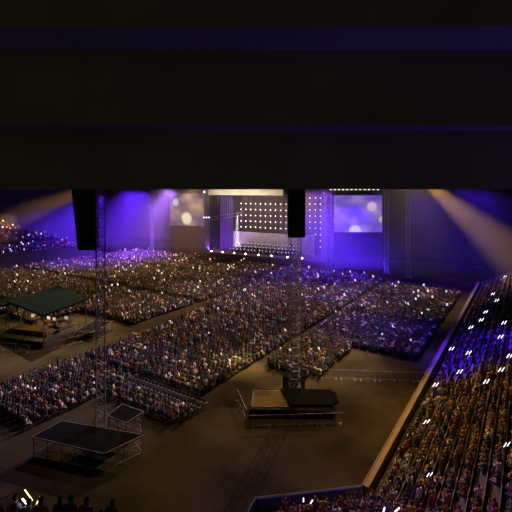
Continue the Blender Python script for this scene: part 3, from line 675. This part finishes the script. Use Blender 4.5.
# chairs on the floor
def chairmesh():
    b = MB(); b.box((0, .02, .44), (.44, .42, .04)); b.box((0, -.24, .74), (.44, .03, .30), 0, R(-8))
    for x in (-.21, .21): b.bar((x, -.27, .86), (x, .16, 0), .014, 4); b.bar((x, .2, .44), (x, -.22, 0), .014, 4)
    b.bar((-.21, .1, .08), (.21, .1, .08), .01, 3); return b
cm = chairmesh(); ch0 = cm.build('folding_chair', M['chair'])
fl = [s for s in seats if s[5] in ('A1', 'A2', 'A3', 'B', 'F')]
for i in range(2):
    for j in range(19): p = W(31.9+.95*i, -37.6+.56*j); fl.append((p.x, p.y, 0, -TH, False, 'A2', 4+i, j+1))
fv = sorted([s for s in fl if inview(s)], key=lambda s: s[0]**2+s[1]**2); fi = fv[:300]; fis = set(fi); first = True
ZC = {'A1': 'near-left floor block', 'A2': 'short chair block', 'A3': 'middle floor block', 'B': 'right floor block', 'F': 'far floor block'}
for s in fi:
    if first: o = ch0; first = False
    else: o = ch0.copy(); C.objects.link(o)
    o.location = s[:3]; o.rotation_euler = (0, 0, -TH)
    tag(o, f'dark folding chair, {nth(s[6])} row from back of {ZC[s[5]]}, {nth(s[7])} from its left', 'chair', 'chairs of the '+ZC[s[5]])
simple = MB(); simple.box((0, .0, .42), (.44, .42, .05)); simple.box((0, -.24, .68), (.44, .04, .36)); simple.box((0, -.2, .2), (.42, .03, .4)); simple.box((0, .18, .2), (.42, .03, .4))
A = np.array([s[:3] for s in fl if s not in fis]); bk = Bulk(); N = len(A); bk.add(simple, A, np.full(N, -TH), np.ones(N), np.full((N, 4, 3), .06))
tag(bk.build('folding_chairs', M['crowd']), 'dark folding chairs hidden under the farther floor crowd', 'chairs', kind='stuff')
# long benches of the stands, one per row
for k in range(1, 15):
    Lr = rowline(1.0+DEP*(k+.36)); z = .35+RISE*k; mb = MB()
    for i in range(2):
        a, b = Lr[i], Lr[i+1]; nn = m_ if i == 0 else r_
        mb.prism([a, b, b+(rowline(.45)[i+1]-rowline(0)[i+1]), a+(rowline(.45)[i]-rowline(0)[i])], z+.36, z+.44, 1)
        o1 = [rowline(.42)[i]-rowline(0)[i], rowline(.42)[i+1]-rowline(0)[i+1]]; o2 = [rowline(.46)[i]-rowline(0)[i], rowline(.46)[i+1]-rowline(0)[i+1]]
        mb.prism([a+o1[0], b+o1[1], b+o2[1], a+o2[0]], z+.44, z+.80)
        L = (b-a).length; n = int(L/3)
        for j in range(n): p = a+(b-a)*((j+.5)/n)+nn*.3; mb.box(Vector((*p.xy, z+.18)), (.08, .08, .36), mi=1)
    o = mb.build('seat_row', [M['bench'], M['seatblue']], origin=(*Lr[1].xy, z)); tag(o, f'continuous tan seat row bending round the stand corner, {nth(k+1)} up from the wall', 'seat row', 'seat rows of the side stand')

# musicians on stage
rows = [(-11.3, 11.2, 3.2, 19), (-11, 11, 4.7, 18), (-10.6, 10.4, 6.2, 17)]
for ri, (s0, s1, b_, n) in enumerate(rows):
    for i in range(n):
        s_ = s0+(s1-s0)*i/(n-1)+random.uniform(-.2, .2); zr = DZ+.75*ri
        o = bpy.data.objects.new('musician', pm['sit_clap', (1, 6)[i % 2]]); C.objects.link(o); o.location = S(s_, b_, zr); o.rotation_euler = (0, 0, ST+math.pi+random.uniform(-.4, .4))
        tag(o, f'seated musician in black, {nth(i+1)} from left in the {("front", "middle", "rear")[ri]} row on stage', 'musician', 'musicians on stage')
        c = S(s_, b_-.75, zr); g = empty('music_stand', c, f'lit music stand, {nth(i+1)} from left in the {("front", "middle", "rear")[ri]} row on stage', 'music stand', 'music stands on stage')
        mb = MB(); mb.bar((0, 0, 0), (0, 0, .95), .03, 4); mb.box((0, 0, 1.05), (.5, .04, .36), ST, R(20)); x = mb.build('desk', M['dsteel']); x.parent = g
        mb = MB(); mb.ball((0, 0, 1.36), .11, seg=6, rings=4); x = mb.build('lamp', M['stand_lamp']); x.parent = g
for ri, zz, b0, b1 in ((1, DZ+.75, 3.9, 5.45), (2, DZ+1.5, 5.45, 7.2)):
    mb = MB(); mb.prism([S(-11.5, b0), S(10.6, b0), S(10.6, b1), S(-11.5, b1)], DZ, zz); tag(mb.build('riser', M['black'], origin=S(0, b0, DZ)), ('lower black riser under the musicians', 'upper black riser behind lower riser under musicians')[ri-1], 'riser', 'stage risers')

# glow sticks held in the stands
def stick(p, dr, L, r, m, lab, grp):
    p = Vector(p); dr = Vector(dr).normalized(); root = empty('light_stick', p-dr*(L/2+.12), lab, 'light stick', grp)
    mb = MB(); mb.bar(p-dr*L/2, p+dr*L/2, r, 6); mb.ball(p+dr*L/2, r, 0, 6, 4); mb.build('glowing_tube', m, root)
    mb = MB(); mb.bar(p-dr*(L/2+.12), p-dr*L/2, r*.8, 6); mb.build('handle', M['dsteel'], root)
def hstand(px, py):   # height of raised hands over the side stand along a sight line
    z = 3.0
    for _ in range(30):
        p = ray(px, py, z); off = max((p-Cw).dot(r_), (p-Cw).dot(m_)); z = .5*z+.5*(.35+RISE*(off-1)/DEP+1.45)
    return ray(px, py, z)
PR = [(425, 422), (434, 385), (458, 372), (450, 349), (467, 353), (484.5, 382), (499.5, 370), (508, 356), (499, 337), (502.5, 323), (480, 320), (469.6, 327.5), (484.5, 312), (495.6, 300.5), (492, 294), (428, 475), (505, 445), (504, 277)]
rank = sorted(PR, key=lambda q: -q[1])
for a in PR:
    p = hstand(*a); i = rank.index(a)+1; sc_ = min(1.25, p.length/42)
    for t in (0, 1):
        dr = Vector((.52, .1, .62)); stick(p+Vector((.30*sc_*t, 0, .05*t)), dr, .40*sc_, .024*sc_, M['stickw'],
            f'{("left","right")[t]} white light stick of {nth(i)} pair from the bottom in side stand', 'paired white light sticks in side stand')
p = hstand(303.5, 500); stick(p, (-.02, 0, 1), .22, .03, M['stickw'], 'upright white light stick raised in the corner stand', 'light sticks in corner stand')
p = hstand(311.5, 502); stick(p, (.5, 0, .8), .25, .025, M['stickw'], 'leaning white light stick raised in the corner stand', 'light sticks in corner stand')
p = hstand(384, 510); stick(p, (.3, 0, 1), .25, .035, M['stickw'], 'white light stick at the bottom edge below the wall corner, steeper one', 'light sticks in corner stand')
p = hstand(397, 510); stick(p, (.8, 0, .7), .3, .035, M['stickw'], 'white light stick at the bottom edge below the wall corner, flatter one', 'light sticks in corner stand')
def tp(px, py, Y): return Vector(((px-256)/420*Y, Y, H-(py-190)/420*Y))
def stick2(a, b, Y, m, lab, r=.018): A_, B_ = tp(*a, Y), tp(*b, Y-.05); stick((A_+B_)/2, B_-A_, (B_-A_).length, r, m, lab, 'light sticks on the near terrace')
stick2((32.5, 500.5), (25, 490), 13.6, M['sticky'], 'long yellow light stick leaning left on near terrace')
stick2((36.5, 504), (40, 496.5), 13.6, M['sticky'], 'short yellow light stick leaning right on near terrace')
stick2((27, 504), (22.5, 499), 13.6, M['stickw'], 'thick white light stick on near terrace beside yellow ones', .026)
# lit phones held up in the crowd
mb = MB(); mb.box((0, 0, 0), (.16, .03, .24)); ph = [mb.build('lit_phone', M['phone']), None]; mb = MB(); mb.box((0, 0, 0), (.16, .03, .24)); ph[1] = mb.build('lit_phone', M['phoneb']); fu = [True, True]
PG = [('A', 'warm', 'small warm phone light held up in the middle floor crowd'), ('B', 'warm', 'small warm phone light held up in the right floor crowd'), ('F', 'warm', 'small warm phone light held up in the far left floor crowd')]
cnt = {'A': 0, 'B': 0, 'F': 0, 'L': 0}; lim = {'A': 45, 'B': 25, 'F': 95, 'L': 22}
pool = [s for s in rest if s[5][0] in 'ABFL' and inview(s) and not s[4]]; random.shuffle(pool)
for s in pool:
    z = s[5][0]
    if cnt[z] >= lim[z]: continue
    cnt[z] += 1; d = math.hypot(s[0], s[1]); blue = random.random() < .35; k = 1 if blue else 0; sc_ = min(1.9, max(1, d/48))*random.uniform(.7, 1.15)
    if fu[k]: o = ph[k]; fu[k] = False
    else: o = ph[k].copy(); C.objects.link(o)
    fw = Vector((-math.sin(s[3]), math.cos(s[3]), 0)); o.location = Vector(s[:3])+fw*.3+Vector((0, 0, 1.48)); o.rotation_euler = (R(20), 0, s[3]); o.scale = (sc_,)*3
    zn = {'A': 'middle floor crowd', 'B': 'right floor crowd', 'F': 'far left floor crowd', 'L': 'far left stand'}[z]
    tag(o, f'small {"bluish" if blue else "warm"} phone light held up in the {zn}', 'phone', f'{"bluish" if blue else "warm"} phone lights in the {zn}')
